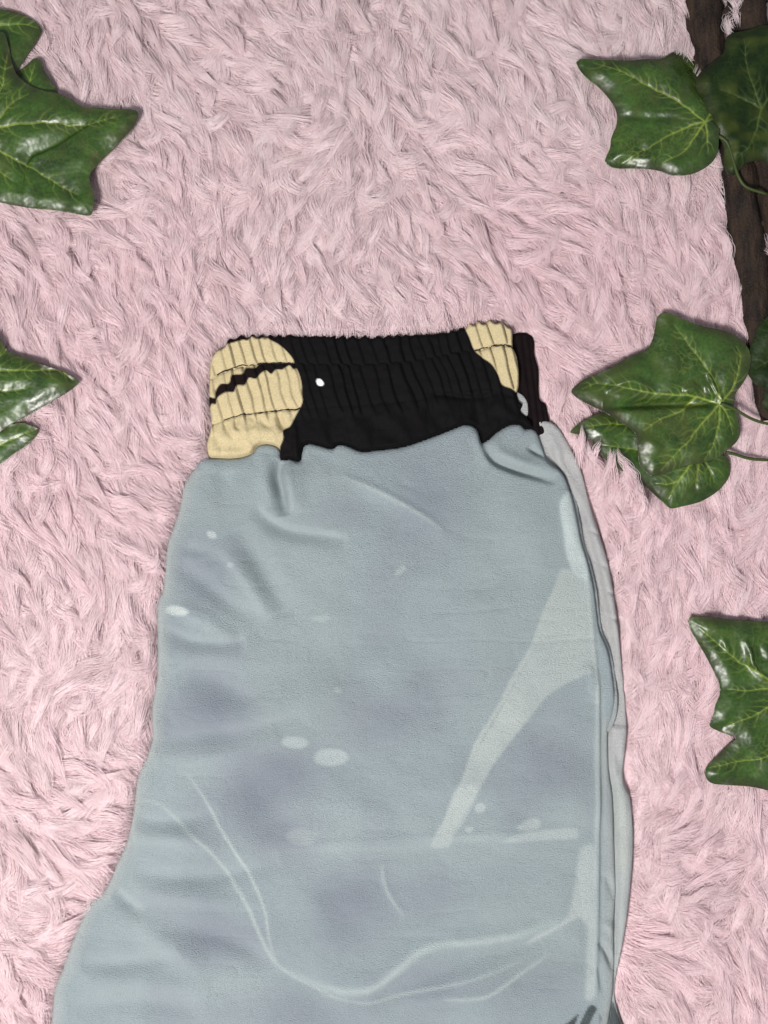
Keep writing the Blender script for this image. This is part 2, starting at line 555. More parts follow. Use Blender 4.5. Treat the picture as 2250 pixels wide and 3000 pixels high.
def fur_curves(name, sets, parent, rad):
    X = np.concatenate([s[0] for s in sets]); Y = np.concatenate([s[1] for s in sets]); Z = np.concatenate([s[2] for s in sets])
    sh = np.concatenate([s[3] for s in sets]); tn = np.concatenate([s[4] for s in sets])
    n, K = X.shape
    cv = bpy.data.hair_curves.new(name)
    cv.add_curves([K] * n)
    co = W(X.ravel(), Y.ravel(), Z.ravel()).astype(np.float32)
    cv.attributes["position"].data.foreach_set("vector", co.ravel())
    ra = cv.attributes.get("radius") or cv.attributes.new("radius", 'FLOAT', 'POINT')
    prof = np.array([0.9, 1, 1, 1, 0.9, 0.7, 0.3])[:K] * rad
    ra.data.foreach_set("value", np.tile(prof, n).astype(np.float32))
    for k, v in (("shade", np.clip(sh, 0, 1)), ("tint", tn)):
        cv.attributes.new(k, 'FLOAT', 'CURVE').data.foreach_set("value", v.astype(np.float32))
    cv.materials.append(M_FUR)
    o = bpy.data.objects.new(name, cv)
    C.objects.link(o)
    o.parent = parent
    o['kind'] = 'stuff'
    return o


GARMENT = catmull(LEG_LEFT[1:] + [(600, 1335), (605, 1200), (612, 1100), (625, 1035), (660, 995), (780, 981), (1100, 984), (1330, 967), (1450, 942), (1500, 960), (1565, 985),
                                  (1585, 1100), (1620, 1236), (1703, 1364), (1761, 1562), (1809, 1779), (1838, 2068), (1855, 2400), (1850, 2600), (1806, 2930), (1830, 3010), (1850, 3150), (110, 3150)], True, 20)
sp = 25
gx, gy = np.meshgrid(np.arange(-570, 2820, sp), np.arange(-570, 3570, sp))
r0 = np.random.default_rng(5)
px = gx.ravel() + r0.uniform(-0.55, 0.55, gx.size) * sp
py = gy.ravel() + r0.uniform(-0.55, 0.55, gx.size) * sp
keep = sdf(np.stack([px, py], 1), GARMENT) < 12
px, py = px[keep], py[keep]
top = clumps(px, py, 30, seed=11, rise=(10, 22), length=(80, 125), bend=0.9)
gx, gy = np.meshgrid(np.arange(-570, 2820, 34), np.arange(-570, 3570, 34))
qx = gx.ravel() + r0.uniform(-0.6, 0.6, gx.size) * 34
qy = gy.ravel() + r0.uniform(-0.6, 0.6, gx.size) * 34
keep = (sdf(np.stack([qx, qy], 1), GARMENT) < -25) & (r0.random(gx.size) < 0.92)
wisps = clumps(qx[keep], qy[keep], 66, spread=12, tipspread=3.2, length=(105, 190), rise=(14, 36), base=9, seed=12, bend=1.25)
# pressed flat where the garment lies on it (distance to its outline looked up on a raster)
_gx = np.arange(0, 2060, 8.0); _gy = np.arange(860, 3160, 8.0)
_mx, _my = np.meshgrid(_gx, _gy)
_sd = sdf(np.stack([_mx.ravel(), _my.ravel()], 1), GARMENT).reshape(_mx.shape)


def garment_dist(x, y):
    u = np.clip((x - _gx[0]) / 8.0, 0, len(_gx) - 1.001); v = np.clip((y - _gy[0]) / 8.0, 0, len(_gy) - 1.001)
    i = u.astype(int); j = v.astype(int); fu = u - i; fv = v - j
    return (_sd[j, i] * (1 - fu) + _sd[j, i + 1] * fu) * (1 - fv) + (_sd[j + 1, i] * (1 - fu) + _sd[j + 1, i + 1] * fu) * fv


for s in (top, wisps):
    d = garment_dist(s[0], s[1])
    stray = np.where(r0.random((len(d), 1)) < 0.30, r0.uniform(4, 20, (len(d), 1)), 0.0) * (s[0][:, :1] < 1450)     # some strands still cross the hem
    press = sstep(-13, 6, d - stray)
    s[2][:] = s[2] * (1 - press) + np.minimum(s[2], 6) * press
# tufts that stand up over the lower ivy leaf beside the shorts
r1 = np.random.default_rng(21)
tx = np.array([1690, 1712, 1735, 1758, 1782, 1800, 1822, 1845, 1862, 1880, 1772, 1835, 1868, 1700]) + r1.uniform(-8, 8, 14)
ty = np.array([1335, 1350, 1372, 1388, 1408, 1422, 1442, 1462, 1484, 1504, 1420, 1480, 1520, 1365]) + r1.uniform(-8, 8, 14)
tufts = clumps(tx, ty, 36, spread=8, tipspread=2.5, length=(70, 115), rise=(30, 40), base=20, angle=np.radians(r1.uniform(-118, -72, 14)), z0=np.full(14, 28.0), seed=22, bend=0.35)
tx = np.array([2118, 2122, 2126, 2120, 2128, 2232, 2236, 2242, 2240]); ty = np.array([-60, -25, 5, 35, 60, 690, 730, 770, 650])
gap = clumps(tx, ty, 40, spread=9, tipspread=3.5, length=(70, 100), rise=(34, 40), base=30, angle=np.radians(r1.uniform(72, 92, 9)), z0=np.full(9, 26.0), seed=23, bend=0.2)
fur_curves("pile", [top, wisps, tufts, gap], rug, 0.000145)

# ------------------------------------------------------------------ the shorts
shorts = thing("shorts", "folded grey shorts with a gathered black and cream elastic waistband, lying on the pink fur", "shorts", tuple(W(1125, 2000, 0)))
BASE = 12.0


def round_edge(D, r):
    return np.sqrt(np.clip(1 - (1 - np.clip(D / r, 0, 1))**2, 0, 1))


LEG_FOLDS = [
    # puckers under the waistband
    ([(824, 1346), (814, 1390), (824, 1440), (838, 1510)], -30, 12, 22), ([(845, 1360), (850, 1420), (862, 1490)], 10, 16), ([(790, 1330), (786, 1400), (796, 1470)], 10, 26),
    ([(745, 1478), (780, 1520), (840, 1552), (920, 1566), (1020, 1580)], -17, 12, 26), ([(880, 1350), (870, 1420), (880, 1500)], 9, 22),
    ([(660, 1345), (650, 1420), (640, 1480)], -7, 26), ([(600, 1352), (620, 1366), (680, 1372), (740, 1356)], 6, 16),
    ([(700, 1545), (750, 1640), (800, 1730), (850, 1800)], -13, 36, 30), ([(640, 1590), (720, 1690), (800, 1810)], 14, 34, 22),
    ([(520, 1660), (600, 1715), (680, 1775), (760, 1820)], -13, 30, 26), ([(520, 1775), (600, 1815), (690, 1868)], 11, 24),
    ([(480, 1845), (560, 1880), (640, 1888), (720, 1878)], -13, 15, 24), ([(480, 1940), (580, 1910), (700, 1905)], 8, 34),
    ([(540, 1590), (560, 1610), (620, 1625)], -5, 18),
    ([(520, 2000), (620, 1990), (740, 2060)], -7, 34), ([(470, 2050), (600, 2090), (800, 2070), (1000, 2010)], 7, 45),
    ([(448, 2186), (560, 2160), (720, 2140), (900, 2090)], -10, 22, 34), ([(450, 2230), (640, 2210), (820, 2150)], 8, 34),
    # long soft drapes across the leg
    ([(392, 2405), (460, 2412), (560, 2402), (640, 2370)], -13, 20, 28), ([(390, 2450), (520, 2450), (640, 2480)], 11, 28),
    ([(390, 2560), (520, 2572), (680, 2562), (820, 2520)], -13, 30, 24), ([(380, 2610), (520, 2620), (700, 2640)], 9, 28),
    ([(335, 2615), (372, 2650), (420, 2680)], -14, 16, 20), ([(480, 2705), (580, 2735), (700, 2770), (800, 2830)], -11, 34, 28),
    ([(390, 2690), (480, 2760), (600, 2830)], 10, 32), ([(240, 2822), (340, 2828), (460, 2812), (520, 2780)], -12, 26, 22),
    ([(250, 2880), (420, 2870), (620, 2900)], 9, 32), ([(200, 2960), (400, 2940), (600, 2960)], -8, 30),
    ([(700, 2240), (760, 2330), (820, 2430)], -9, 60), ([(900, 2180), (1060, 2280), (1180, 2400)], -5, 50), ([(700, 2460), (900, 2470), (1240, 2452), (1500, 2440), (1700, 2428)], 3.2, 12, 40),
    ([(740, 2500), (960, 2500), (1240, 2490), (1500, 2468)], -3, 30, 50),
    ([(1120, 2520), (1135, 2600), (1190, 2690)], 2, 12), ([(960, 2590), (1000, 2680), (1080, 2740)], -7, 45),
    ([(900, 2820), (1040, 2905), (1180, 2830), (1330, 2765), (1560, 2730), (1690, 2680)], 7, 36, 22), ([(1020, 2930), (1200, 2890), (1420, 2800), (1650, 2740)], -9, 26, 30),
    ([(1180, 2925), (1400, 2915), (1480, 2880), (1620, 2790)], 3.5, 18, 16), ([(1500, 2900), (1600, 2830), (1690, 2760)], -6, 30),
    ([(1000, 1395), (1100, 1435), (1220, 1500), (1310, 1560)], 7, 14, 22), ([(1010, 1450), (1150, 1530), (1280, 1620)], -5, 45),
    ([(1160, 1400), (1200, 1425), (1240, 1420)], -3, 12), ([(1380, 1480), (1460, 1560), (1440, 1680)], -5, 50),
    ([(900, 1900), (1100, 1880), (1350, 1930)], -5, 60), ([(560, 1960), (660, 2040), (800, 2080)], -7, 44),
    ([(1220, 1960), (1300, 2030), (1280, 2140)], -4, 40),
    # deep overlap near the right end of the waistband
    ([(1416, 1300), (1442, 1345), (1500, 1375), (1560, 1392), (1630, 1412)], -25, 20, 10), ([(1440, 1290), (1470, 1330), (1540, 1362), (1620, 1385)], 12, 20),
    ([(1545, 1308), (1575, 1328), (1606, 1342)], -14, 10, 7), ([(1395, 1262), (1408, 1310), (1436, 1365)], 9, 18),
    ([(1650, 1430), (1668, 1520), (1690, 1640)], 8, 20), ([(1684, 1980), (1726, 1962), (1742, 2000), (1740, 2060)], 8, 14, 18),
    # the run of the side seam and the fold beside it
    ([(1716, 1660), (1732, 1800), (1742, 1900), (1752, 2000), (1755, 2300), (1754, 2600), (1748, 2920)], 8, 9, 5),
    ([(1722, 1700), (1740, 1810), (1752, 1930), (1764, 2080), (1766, 2300), (1764, 2600), (1758, 2900)], -9, 5, 9),
    ([(1772, 2560), (1790, 2600), (1802, 2640)], -9, 12), ([(1756, 2760), (1780, 2800), (1800, 2850)], -16, 10, 8), ([(1768, 2700), (1790, 2720), (1802, 2740)], 7, 12),
    ([(1755, 2830), (1762, 2880), (1766, 2910)], -9, 7),
    ([(1565, 2005), (1600, 1970), (1553, 1889)], 2, 30),
]
STRIPE_LINE = [(1589, 1789), (1553, 1889), (1505, 1985), (1454, 2080), (1390, 2190), (1359, 2264)]


def leg_z(Q, D):
    x, y = Q[:, 0], Q[:, 1]
    side = np.where(y < 1460, 26.0, np.where(x > 1500, 26.0, 60.0))
    z = BASE + 22 * round_edge(D, 20) + 12 * sstep(0, 170, D)
    for f in LEG_FOLDS:
        z = z + 1.3 * feat(Q, *f) * sstep(0, 12, D)
    n = (7.0 * vnoise(x + 0.3 * y, y * 1.7, 230, 40) + 3.6 * vnoise(x, y * 1.5, 110, 41) + 0.9 * vnoise(x, y * 1.4, 38, 42))
    n = n - 2.6 * np.exp(-(vnoise(x + 0.5 * y, y * 1.9, 150, 46) / 0.09)**2) * (0.5 + 0.5 * vnoise(x, y, 260, 47)) - 1.5 * np.exp(-(vnoise(x * 0.8, y * 1.6, 75, 48) / 0.10)**2) * np.clip(vnoise(x, y, 200, 49) + 0.2, 0, 1)
    z = z + n * sstep(2, 50, D)
    xr = np.interp(y, [p[1] for p in LEG_RIGHT], [p[0] for p in LEG_RIGHT])
    z = z + 15 * np.exp(-np.clip(xr - x, 0, None) / 55) * sstep(1300, 1400, y) * sstep(2110, 2000, y) * sstep(0, 9, D)
    z = z + feat(Q, STRIPE_LINE, -1.6, 4.0)
    return z


SPOTS = [(621, 1567, 15, 10, .75, .4), (518, 1789, 35, 14, .9, .1), (940, 1811, 28, 9, .25, 0), (865, 2174, 38, 17, .42, .05), (970, 2219, 49, 25, .5, 0), (1406, 2365, 16, 14, .6, -.5),
         (1374, 2428, 12, 8, .45, 0), (1172, 1672, 20, 10, .35, -.8), (675, 1655, 10, 8, .3, 0), (991, 2020, 12, 8, .3, 0), (885, 2450, 45, 24, .22, 0)]
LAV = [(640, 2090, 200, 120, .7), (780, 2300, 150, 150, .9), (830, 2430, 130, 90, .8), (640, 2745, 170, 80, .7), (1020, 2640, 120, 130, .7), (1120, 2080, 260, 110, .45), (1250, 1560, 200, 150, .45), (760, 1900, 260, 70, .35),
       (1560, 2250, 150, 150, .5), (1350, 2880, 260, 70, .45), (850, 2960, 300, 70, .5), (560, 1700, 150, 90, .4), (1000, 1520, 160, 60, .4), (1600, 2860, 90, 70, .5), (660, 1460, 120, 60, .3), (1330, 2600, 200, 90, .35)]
STRIPE = catmull([(1648, 1667), (1620, 1725), (1589, 1789), (1553, 1889), (1499, 1979), (1454, 2070), (1390, 2178), (1359, 2264), (1327, 2337), (1300, 2400), (1262, 2477), (1316, 2474),
                  (1334, 2425), (1400, 2317), (1449, 2233), (1500, 2165), (1553, 2097), (1600, 2040), (1640, 2010), (1684, 1988), (1725, 1970), (1742, 1975), (1745, 2060), (1756, 2060), (1752, 1960), (1742, 1850), (1728, 1740), (1716, 1690)], True, 8)
WHITE = catmull([(1640, 1470), (1668, 1440), (1700, 1520), (1712, 1600), (1722, 1699), (1700, 1694), (1679, 1677), (1660, 1630), (1650, 1560)], True, 8)
QUAD = catmull([(1340, 2306), (1400, 2312), (1330, 2442), (1280, 2440), (1300, 2400)], True, 8)
BANDP = catmull([(1470, 2462), (1527, 2437), (1600, 2430), (1690, 2428), (1692, 2456), (1620, 2459), (1560, 2461)], True, 6)
BLOB = catmull([(1512, 2422), (1545, 2400), (1565, 2394), (1582, 2404), (1580, 2422), (1540, 2430)], True, 5)
SWOOSH = catmull([(1702, 2490), (1740, 2480), (1746, 2680), (1742, 2925), (1716, 2928), (1722, 2720), (1700, 2690), (1650, 2710), (1600, 2740), (1548, 2764), (1570, 2740), (1620, 2715), (1655, 2690), (1672, 2655), (1688, 2580)], True, 8)
LINES = [(T([(540, 440), (680, 480), (800, 590), (940, 710), (1060, 870), (1150, 1010), (1220, 1180), (1290, 1310), (1400, 1400), (1540, 1470), (1659, 1530)], 100, 2100, .5425), 6, .55),
         (T([(820, 300), (900, 410), (1000, 590), (1100, 750), (1200, 920), (1250, 1060), (1270, 1200), (1310, 1330)], 100, 2100, .5425), 5, .7),
         (T([(-90, 1230), (0, 1275), (100, 1315), (230, 1330), (330, 1310), (420, 1240), (530, 1150), (640, 1105), (870, 1085), (1050, 1050), (1230, 985)], 900, 2100, .6028), 12, .6),
         (T([(50, 1345), (180, 1372), (300, 1390), (480, 1345), (750, 1285), (900, 1240), (1060, 1180)], 900, 2100, .6028), 5, .45),
         (T([(640, 1365), (860, 1355), (960, 1300), (1080, 1220), (1190, 1150)], 900, 2100, .6028), 6, .55),
         ([(1122, 2520), (1124, 2580), (1150, 2640), (1190, 2690)], 5, .4), ([(1000, 1395), (1100, 1437), (1220, 1500), (1300, 1556)], 7, .5),
         ([(1744, 1960), (1752, 2060), (1752, 2300), (1746, 2600)], 8, .5), ([(1240, 2460), (1400, 2452), (1480, 2448)], 14, .3), ([(740, 2500), (900, 2490), (1240, 2480)], 10, .12)]
HEM = [T([(0, 1010), (60, 980), (180, 890), (300, 800), (270, 900), (235, 1010), (200, 1200), (-100, 1200)], 1650, 2850, .1507),
       T([(330, 1000), (400, 850), (500, 670), (580, 640), (620, 660), (660, 715), (600, 830), (520, 1000), (400, 1250), (250, 1250)], 1650, 2850, .1507),
       T([(720, 820), (750, 880), (740, 1000), (730, 1150), (700, 1150), (718, 1000)], 1650, 2850, .1507)]
HEM_UNDER = [T([(925, 900), (950, 760), (985, 620), (1020, 650), (1030, 720), (1080, 850), (1140, 1000), (1200, 1200), (900, 1200)], 1650, 2850, .1507)]


def poly_mask(Q, poly, soft):
    lo = poly.min(0) - 4 * soft; hi = poly.max(0) + 4 * soft
    m = ((Q > lo) & (Q < hi)).all(1)
    out = np.zeros(len(Q))
    if m.any():
        out[m] = sstep(-soft, soft, sdf(Q[m], poly))
    return out


def lerp(a, b, k):
    return a * (1 - k[:, None]) + np.asarray(b) * k[:, None]


def leg_print(Q, D):
    x, y = Q[:, 0], Q[:, 1]
    c = np.tile(np.array([0.285, 0.338, 0.365]), (len(Q), 1))
    c = lerp(c, (0.338, 0.392, 0.412), 0.5 + 0.5 * vnoise(x, y * 1.3, 260, 60))
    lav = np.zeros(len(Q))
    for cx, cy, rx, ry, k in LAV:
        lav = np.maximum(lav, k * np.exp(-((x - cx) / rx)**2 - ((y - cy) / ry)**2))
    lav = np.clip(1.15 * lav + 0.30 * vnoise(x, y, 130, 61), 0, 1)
    c = lerp(c, (0.212, 0.224, 0.272), lav * 0.9)  # lavender clouds: part cloudy print, part shading put into the cloth colour
    gr = np.clip(0.55 * vnoise(x, y, 330, 62) - 0.05, 0, 1)
    c = lerp(c, (0.330, 0.390, 0.385), gr)
    pale = (0.56, 0.61, 0.595)
    k = poly_mask(Q, STRIPE, 5)
    c = lerp(c, (0.50, 0.55, 0.525), k * (0.72 + 0.2 * vnoise(x, y, 90, 63)))
    c = lerp(c, (0.58, 0.66, 0.65), poly_mask(Q, WHITE, 6) * 0.8)
    for p, a in ((QUAD, .5), (BANDP, .5), (BLOB, .55), (SWOOSH, .65)):
        c = lerp(c, pale, poly_mask(Q, p, 5 if p is not SWOOSH else 9) * a)
    for pts, w, a in LINES:
        c = lerp(c, (0.58, 0.645, 0.625), np.clip(feat(Q, pts, 1.0, w), 0, 1) * a * 0.85)
    for cx, cy, rx, ry, k, th in SPOTS:
        dx, dy = x - cx, y - cy
        u = (dx * math.cos(th) + dy * math.sin(th)) / rx; v = (dy * math.cos(th) - dx * math.sin(th)) / ry
        c = lerp(c, (0.60, 0.655, 0.645), k * sstep(1.25, 0.8, np.sqrt(u * u + v * v)))
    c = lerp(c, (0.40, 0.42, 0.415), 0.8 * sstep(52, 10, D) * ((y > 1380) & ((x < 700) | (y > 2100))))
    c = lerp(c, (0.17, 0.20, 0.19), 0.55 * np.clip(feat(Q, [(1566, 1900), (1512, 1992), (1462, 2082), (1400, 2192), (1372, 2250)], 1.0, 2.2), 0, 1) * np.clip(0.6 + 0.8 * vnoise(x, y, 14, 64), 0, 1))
    for p in HEM:
        q = catmull(p, True, 4)
        c = lerp(c, (0.68, 0.74, 0.73), poly_mask(Q, q, 6) * 0)
        c = lerp(c, (0.030, 0.042, 0.042), poly_mask(Q, q, 2.0))
    return np.clip(c, 0, 1)


def under_z(Q, D):
    x, y = Q[:, 0], Q[:, 1]
    out = -sdf(Q, LEG)
    free = np.where(y < 2130, sstep(4, 62, out), sstep(-2, 16, out))
    z = BASE - 3 + 4 * round_edge(D, 10) + 24 * round_edge(D, 16) * free
    z = z + 5.0 * vnoise(x * 1.8, y, 75, 44) * sstep(2, 20, D) + 1.2 * vnoise(x, y, 28, 45)
    for pts, a, w in (([(1592, 1240), (1622, 1300), (1640, 1350), (1668, 1400), (1690, 1470)], 16, 14), ([(1600, 1300), (1632, 1370), (1660, 1420)], -16, 11),
                      ([(1680, 1400), (1730, 1540), (1770, 1680), (1800, 1850), (1815, 2000)], 16, 13), ([(1700, 1480), (1735, 1600), (1762, 1720), (1790, 1850), (1806, 1960)], -14, 10),
                      ([(1722, 1550), (1740, 1560), (1752, 1566)], -9, 5), ([(1745, 1640), (1765, 1655), (1780, 1668)], -9, 5), ([(1768, 1722), (1785, 1735), (1800, 1745)], -9, 5), ([(1782, 1805), (1796, 1812), (1812, 1822)], -9, 5),
                      ([(1800, 2140), (1808, 2200), (1830, 2280)], -10, 14), ([(1822, 2300), (1830, 2360), (1838, 2480), (1832, 2600)], 7, 12)):
        z = z + feat(Q, pts, a, w)
    return np.maximum(z, np.minimum(9 + 0 * z, 4 + D))


def under_print(Q, D):
    x, y = Q[:, 0], Q[:, 1]
    c = np.tile(np.array([0.49, 0.475, 0.475]), (len(Q), 1))
    c = lerp(c, (0.46, 0.49, 0.485), sstep(2100, 2400, y))
    c = lerp(c, (0.50, 0.52, 0.49), poly_mask(Q, catmull([(1808, 2300), (1835, 2350), (1840, 2462), (1842, 2540), (1812, 2555), (1806, 2450)], True, 8), 5) * 0.7)
    for p in HEM_UNDER:
        c = lerp(c, (0.030, 0.042, 0.042), poly_mask(Q, catmull(p, True, 4), 2.0))
    return np.clip(c, 0, 1)


def cream_amount(Q):
    a = poly_mask(Q, CREAM_A, 1.6) * (1 - poly_mask(Q, BAR, 1.6))
    return np.maximum(a, poly_mask(Q, CREAM_B, 1.6))


ROW1 = [(600, 1120), (636, 1100), (660, 1088), (700, 1076), (760, 1067), (860, 1064), (1000, 1068), (1200, 1060), (1330, 1035), (1391, 1026), (1420, 1022), (1450, 1012), (1480, 1012), (1510, 1020)]
ROW2 = [(600, 1250), (656, 1231), (700, 1217), (780, 1206), (880, 1198), (1000, 1190), (1200, 1175), (1330, 1150), (1440, 1140), (1530, 1180)]
ROW1S, ROW2S = catmull(ROW1, False, 10), catmull(ROW2, False, 10)
rr = np.random.default_rng(8)
GX = np.cumsum(rr.uniform(22, 48, 64)) + 440            # gathers of the elastic
GXA = rr.uniform(0.3, 1.3, 64)


def band_z(Q, D):
    x, y = Q[:, 0], Q[:, 1]
    z = BASE + 8 + 23 * round_edge(D, 12)
    y1 = np.interp(x, ROW1S[:, 0], ROW1S[:, 1]); y2 = np.interp(x, ROW2S[:, 0], ROW2S[:, 1])
    slant = (y - 980) * (0.30 + 0.10 * vnoise(x, y * 0, 200, 71))
    xs = x - slant + 5 * vnoise(x, y, 60, 70)
    # gathers: rounded flutes with sharp valleys, a little different in each row
    shift = np.where(y > y1, 14.0, 0.0)
    xq = xs + shift
    i = np.clip(np.searchsorted(GX, xq), 1, len(GX) - 1)
    u = (xq - GX[i - 1]) / (GX[i] - GX[i - 1])
    u = np.clip(u, 0, 1)
    flute = (u**0.75) * np.sqrt(np.clip((1 - u) / 0.22, 0, 1)) * GXA[i]
    fade = 1 - 0.9 * sstep(0, 44, y - y2)
    cr = cream_amount(Q)
    z = z + (9.0 + 8.0 * cr) * flute * fade * sstep(0, 8, D)
    for yr, w in ((y1, 4.0), (y2, 4.5)):
        z = z - 7.0 * np.exp(-((y - yr) / w)**2) * (0.15 + 0.85 * cr)
        z = z - 4.0 * np.exp(-((y - yr) / 16)**2) * (0.3 + 0.7 * cr)
    z = z + 3.0 * vnoise(x, y * 0.8, 40, 72) * 1.8 * sstep(0, 40, y - y2) + 1.0 * vnoise(x, y, 16, 73)
    # loose folds below the elastic
    for pts, a, w in (([(690, 1228), (692, 1250), (706, 1262)], -9, 6), ([(728, 1216), (748, 1236), (722, 1262)], -7, 9), ([(655, 1235), (660, 1262), (650, 1280)], -6, 10), ([(640, 1290), (700, 1262), (780, 1268), (815, 1300)], 9, 22), ([(664, 1240), (672, 1268), (690, 1290)], -8, 9), ([(760, 1212), (772, 1240), (800, 1256)], -7, 9), ([(610, 1262), (650, 1300), (730, 1310)], -5, 14),
                      ([(740, 1312), (780, 1285), (800, 1270)], -4, 8), ([(812, 1212), (824, 1240), (836, 1262)], -20, 12), ([(612, 1330), (680, 1338), (730, 1326)], -9, 8), ([(622, 1320), (645, 1308), (648, 1332)], -4, 4),
                      ([(860, 1230), (866, 1300), (868, 1350)], 8, 10), ([(980, 1200), (960, 1260), (990, 1310)], -5, 20), ([(1250, 1150), (1320, 1160), (1400, 1165), (1460, 1150)], -8, 9), ([(1390, 1170), (1400, 1230), (1420, 1290)], -10, 14),
                      ([(1440, 1180), (1480, 1200), (1520, 1230)], 7, 18), ([(1120, 1180), (1140, 1230), (1190, 1280)], 5, 22)):
        z = z + feat(Q, pts, a, w)
    under = sstep(-9, 5, sdf(Q, LEG))
    return z * (1 - under) + (BASE - 2) * under


def band_print(Q, D):
    x, y = Q[:, 0], Q[:, 1]
    c = np.tile(np.array([0.0042, 0.0038, 0.0045]), (len(Q), 1))
    c = lerp(c, (0.008, 0.0042, 0.0042), sstep(900, 650, x) * 1.0)
    c = lerp(c, (0.475, 0.398, 0.240), cream_amount(Q))
    dot = catmull([(927, 1116), (930, 1111), (938, 1111), (945, 1117), (949, 1125), (945, 1130), (936, 1131), (930, 1127)], True, 3)
    c = lerp(c, (0.85, 0.85, 0.84), poly_mask(Q, dot, 1.6))
    c = lerp(c, (0.40, 0.42, 0.44), poly_mask(Q, LINING, 2) * 0)
    return np.clip(c, 0, 1)


def back_band_z(Q, D):
    x, y = Q[:, 0], Q[:, 1]
    z = BASE - 4 + 14 * round_edge(D, 10)
    for gxk in (1512, 1534, 1553, 1570):
        z = z - 4 * np.exp(-((x - gxk - (y - 980) * 0.12) / 4.0)**2)
    return z + 1.5 * vnoise(x, y, 22, 75)


def black_print(Q, D):
    return np.tile(np.array([0.007, 0.0042, 0.005]), (len(Q), 1))


def lining_print(Q, D):
    return np.tile(np.array([0.50, 0.49, 0.49]), (len(Q), 1))


LIFT = 40
sheet("under_leg", UNDER, 5, under_z, M_UNDER, shorts, LIFT, {"print": under_print}, 0.0008)
_r = np.array([p for p in LEG_RIGHT if 1430 < p[1] < 2120], float)
FACING = catmull([tuple(p) for p in _r + [9, 6]] + [(1785, 2150)] + [tuple(p) for p in (_r - [60, 0])[::-1]], True, 8)
_r2 = np.array([p for p in LEG_RIGHT if 2250 < p[1] < 2960], float)
FACING_LOW = catmull([tuple(p) for p in _r2 + [13, 0]] + [(1795, 2990)] + [tuple(p) for p in (_r2 - [60, 0])[::-1]], True, 8)


def facing_z(Q, D):
    return BASE + 1 + 13 * round_edge(D, 6) + 1.6 * vnoise(Q[:, 0], Q[:, 1], 34, 77)


def facing_print(Q, D):
    return np.tile(np.array([0.38, 0.41, 0.415]), (len(Q), 1))


sheet("side_facing", FACING, 4, facing_z, M_UNDER, shorts, LIFT, {"print": facing_print}, 0.0006)
bb = sheet("back_waistband", BACK_BAND, 3.5, back_band_z, M_BAND, shorts, LIFT, {"print": black_print}, 0.0008)
ln = sheet("lining", LINING, 3, lambda Q, D: BASE + 4 + 12 * round_edge(D, 6), M_UNDER, shorts, LIFT, {"print": lining_print}, 0.0006)
wb = sheet("waistband", BAND, 3, band_z, M_BAND, shorts, LIFT, {"print": band_print}, 0.0008)
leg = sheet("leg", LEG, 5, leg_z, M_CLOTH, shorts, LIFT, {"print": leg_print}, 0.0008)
wb['label'] = "gathered black waistband with two cream printed patches"
leg['label'] = "pale grey printed leg of the shorts"


def stitch_line(pts, name, seed):
    """one run of thread on the waistband, dipping in and out of the gathers"""
    p = catmull(pts, False, 4)
    r = np.random.default_rng(seed)
    j = np.stack([np.zeros(len(p)), 3.2 * vnoise(p[:, 0], p[:, 1] * 0, 13, seed)], 1)
    p = p + j
    D = seg_info(p, BAND)[0]
    z = band_z(p, D) + 0.6 + 1.2 * vnoise(p[:, 0], p[:, 0] * 0, 9, seed + 1)
    rad = (2.1 + 1.0 * vnoise(p[:, 0], p[:, 0] * 0, 11, seed + 2)) * S
    return tube(name, W(p[:, 0], p[:, 1], z, LIFT), np.clip(rad, 0.6 * S, None), M_THREAD, shorts, 6)


for q, (pts, sd) in enumerate((([(636, 1100), (660, 1088), (688, 1078), (720, 1070), (760, 1065), (800, 1064), (858, 1064)], 5), ([(656, 1231), (700, 1217), (740, 1211), (780, 1207), (830, 1202), (880, 1197)], 6),
                               ([(1392, 1028), (1415, 1022), (1432, 1018), (1446, 1011), (1460, 1015), (1478, 1009), (1502, 1018)], 7))):
    o = stitch_line(pts, "stitching", sd)
    o.parent = wb
    o.location = (0, 0, 0)


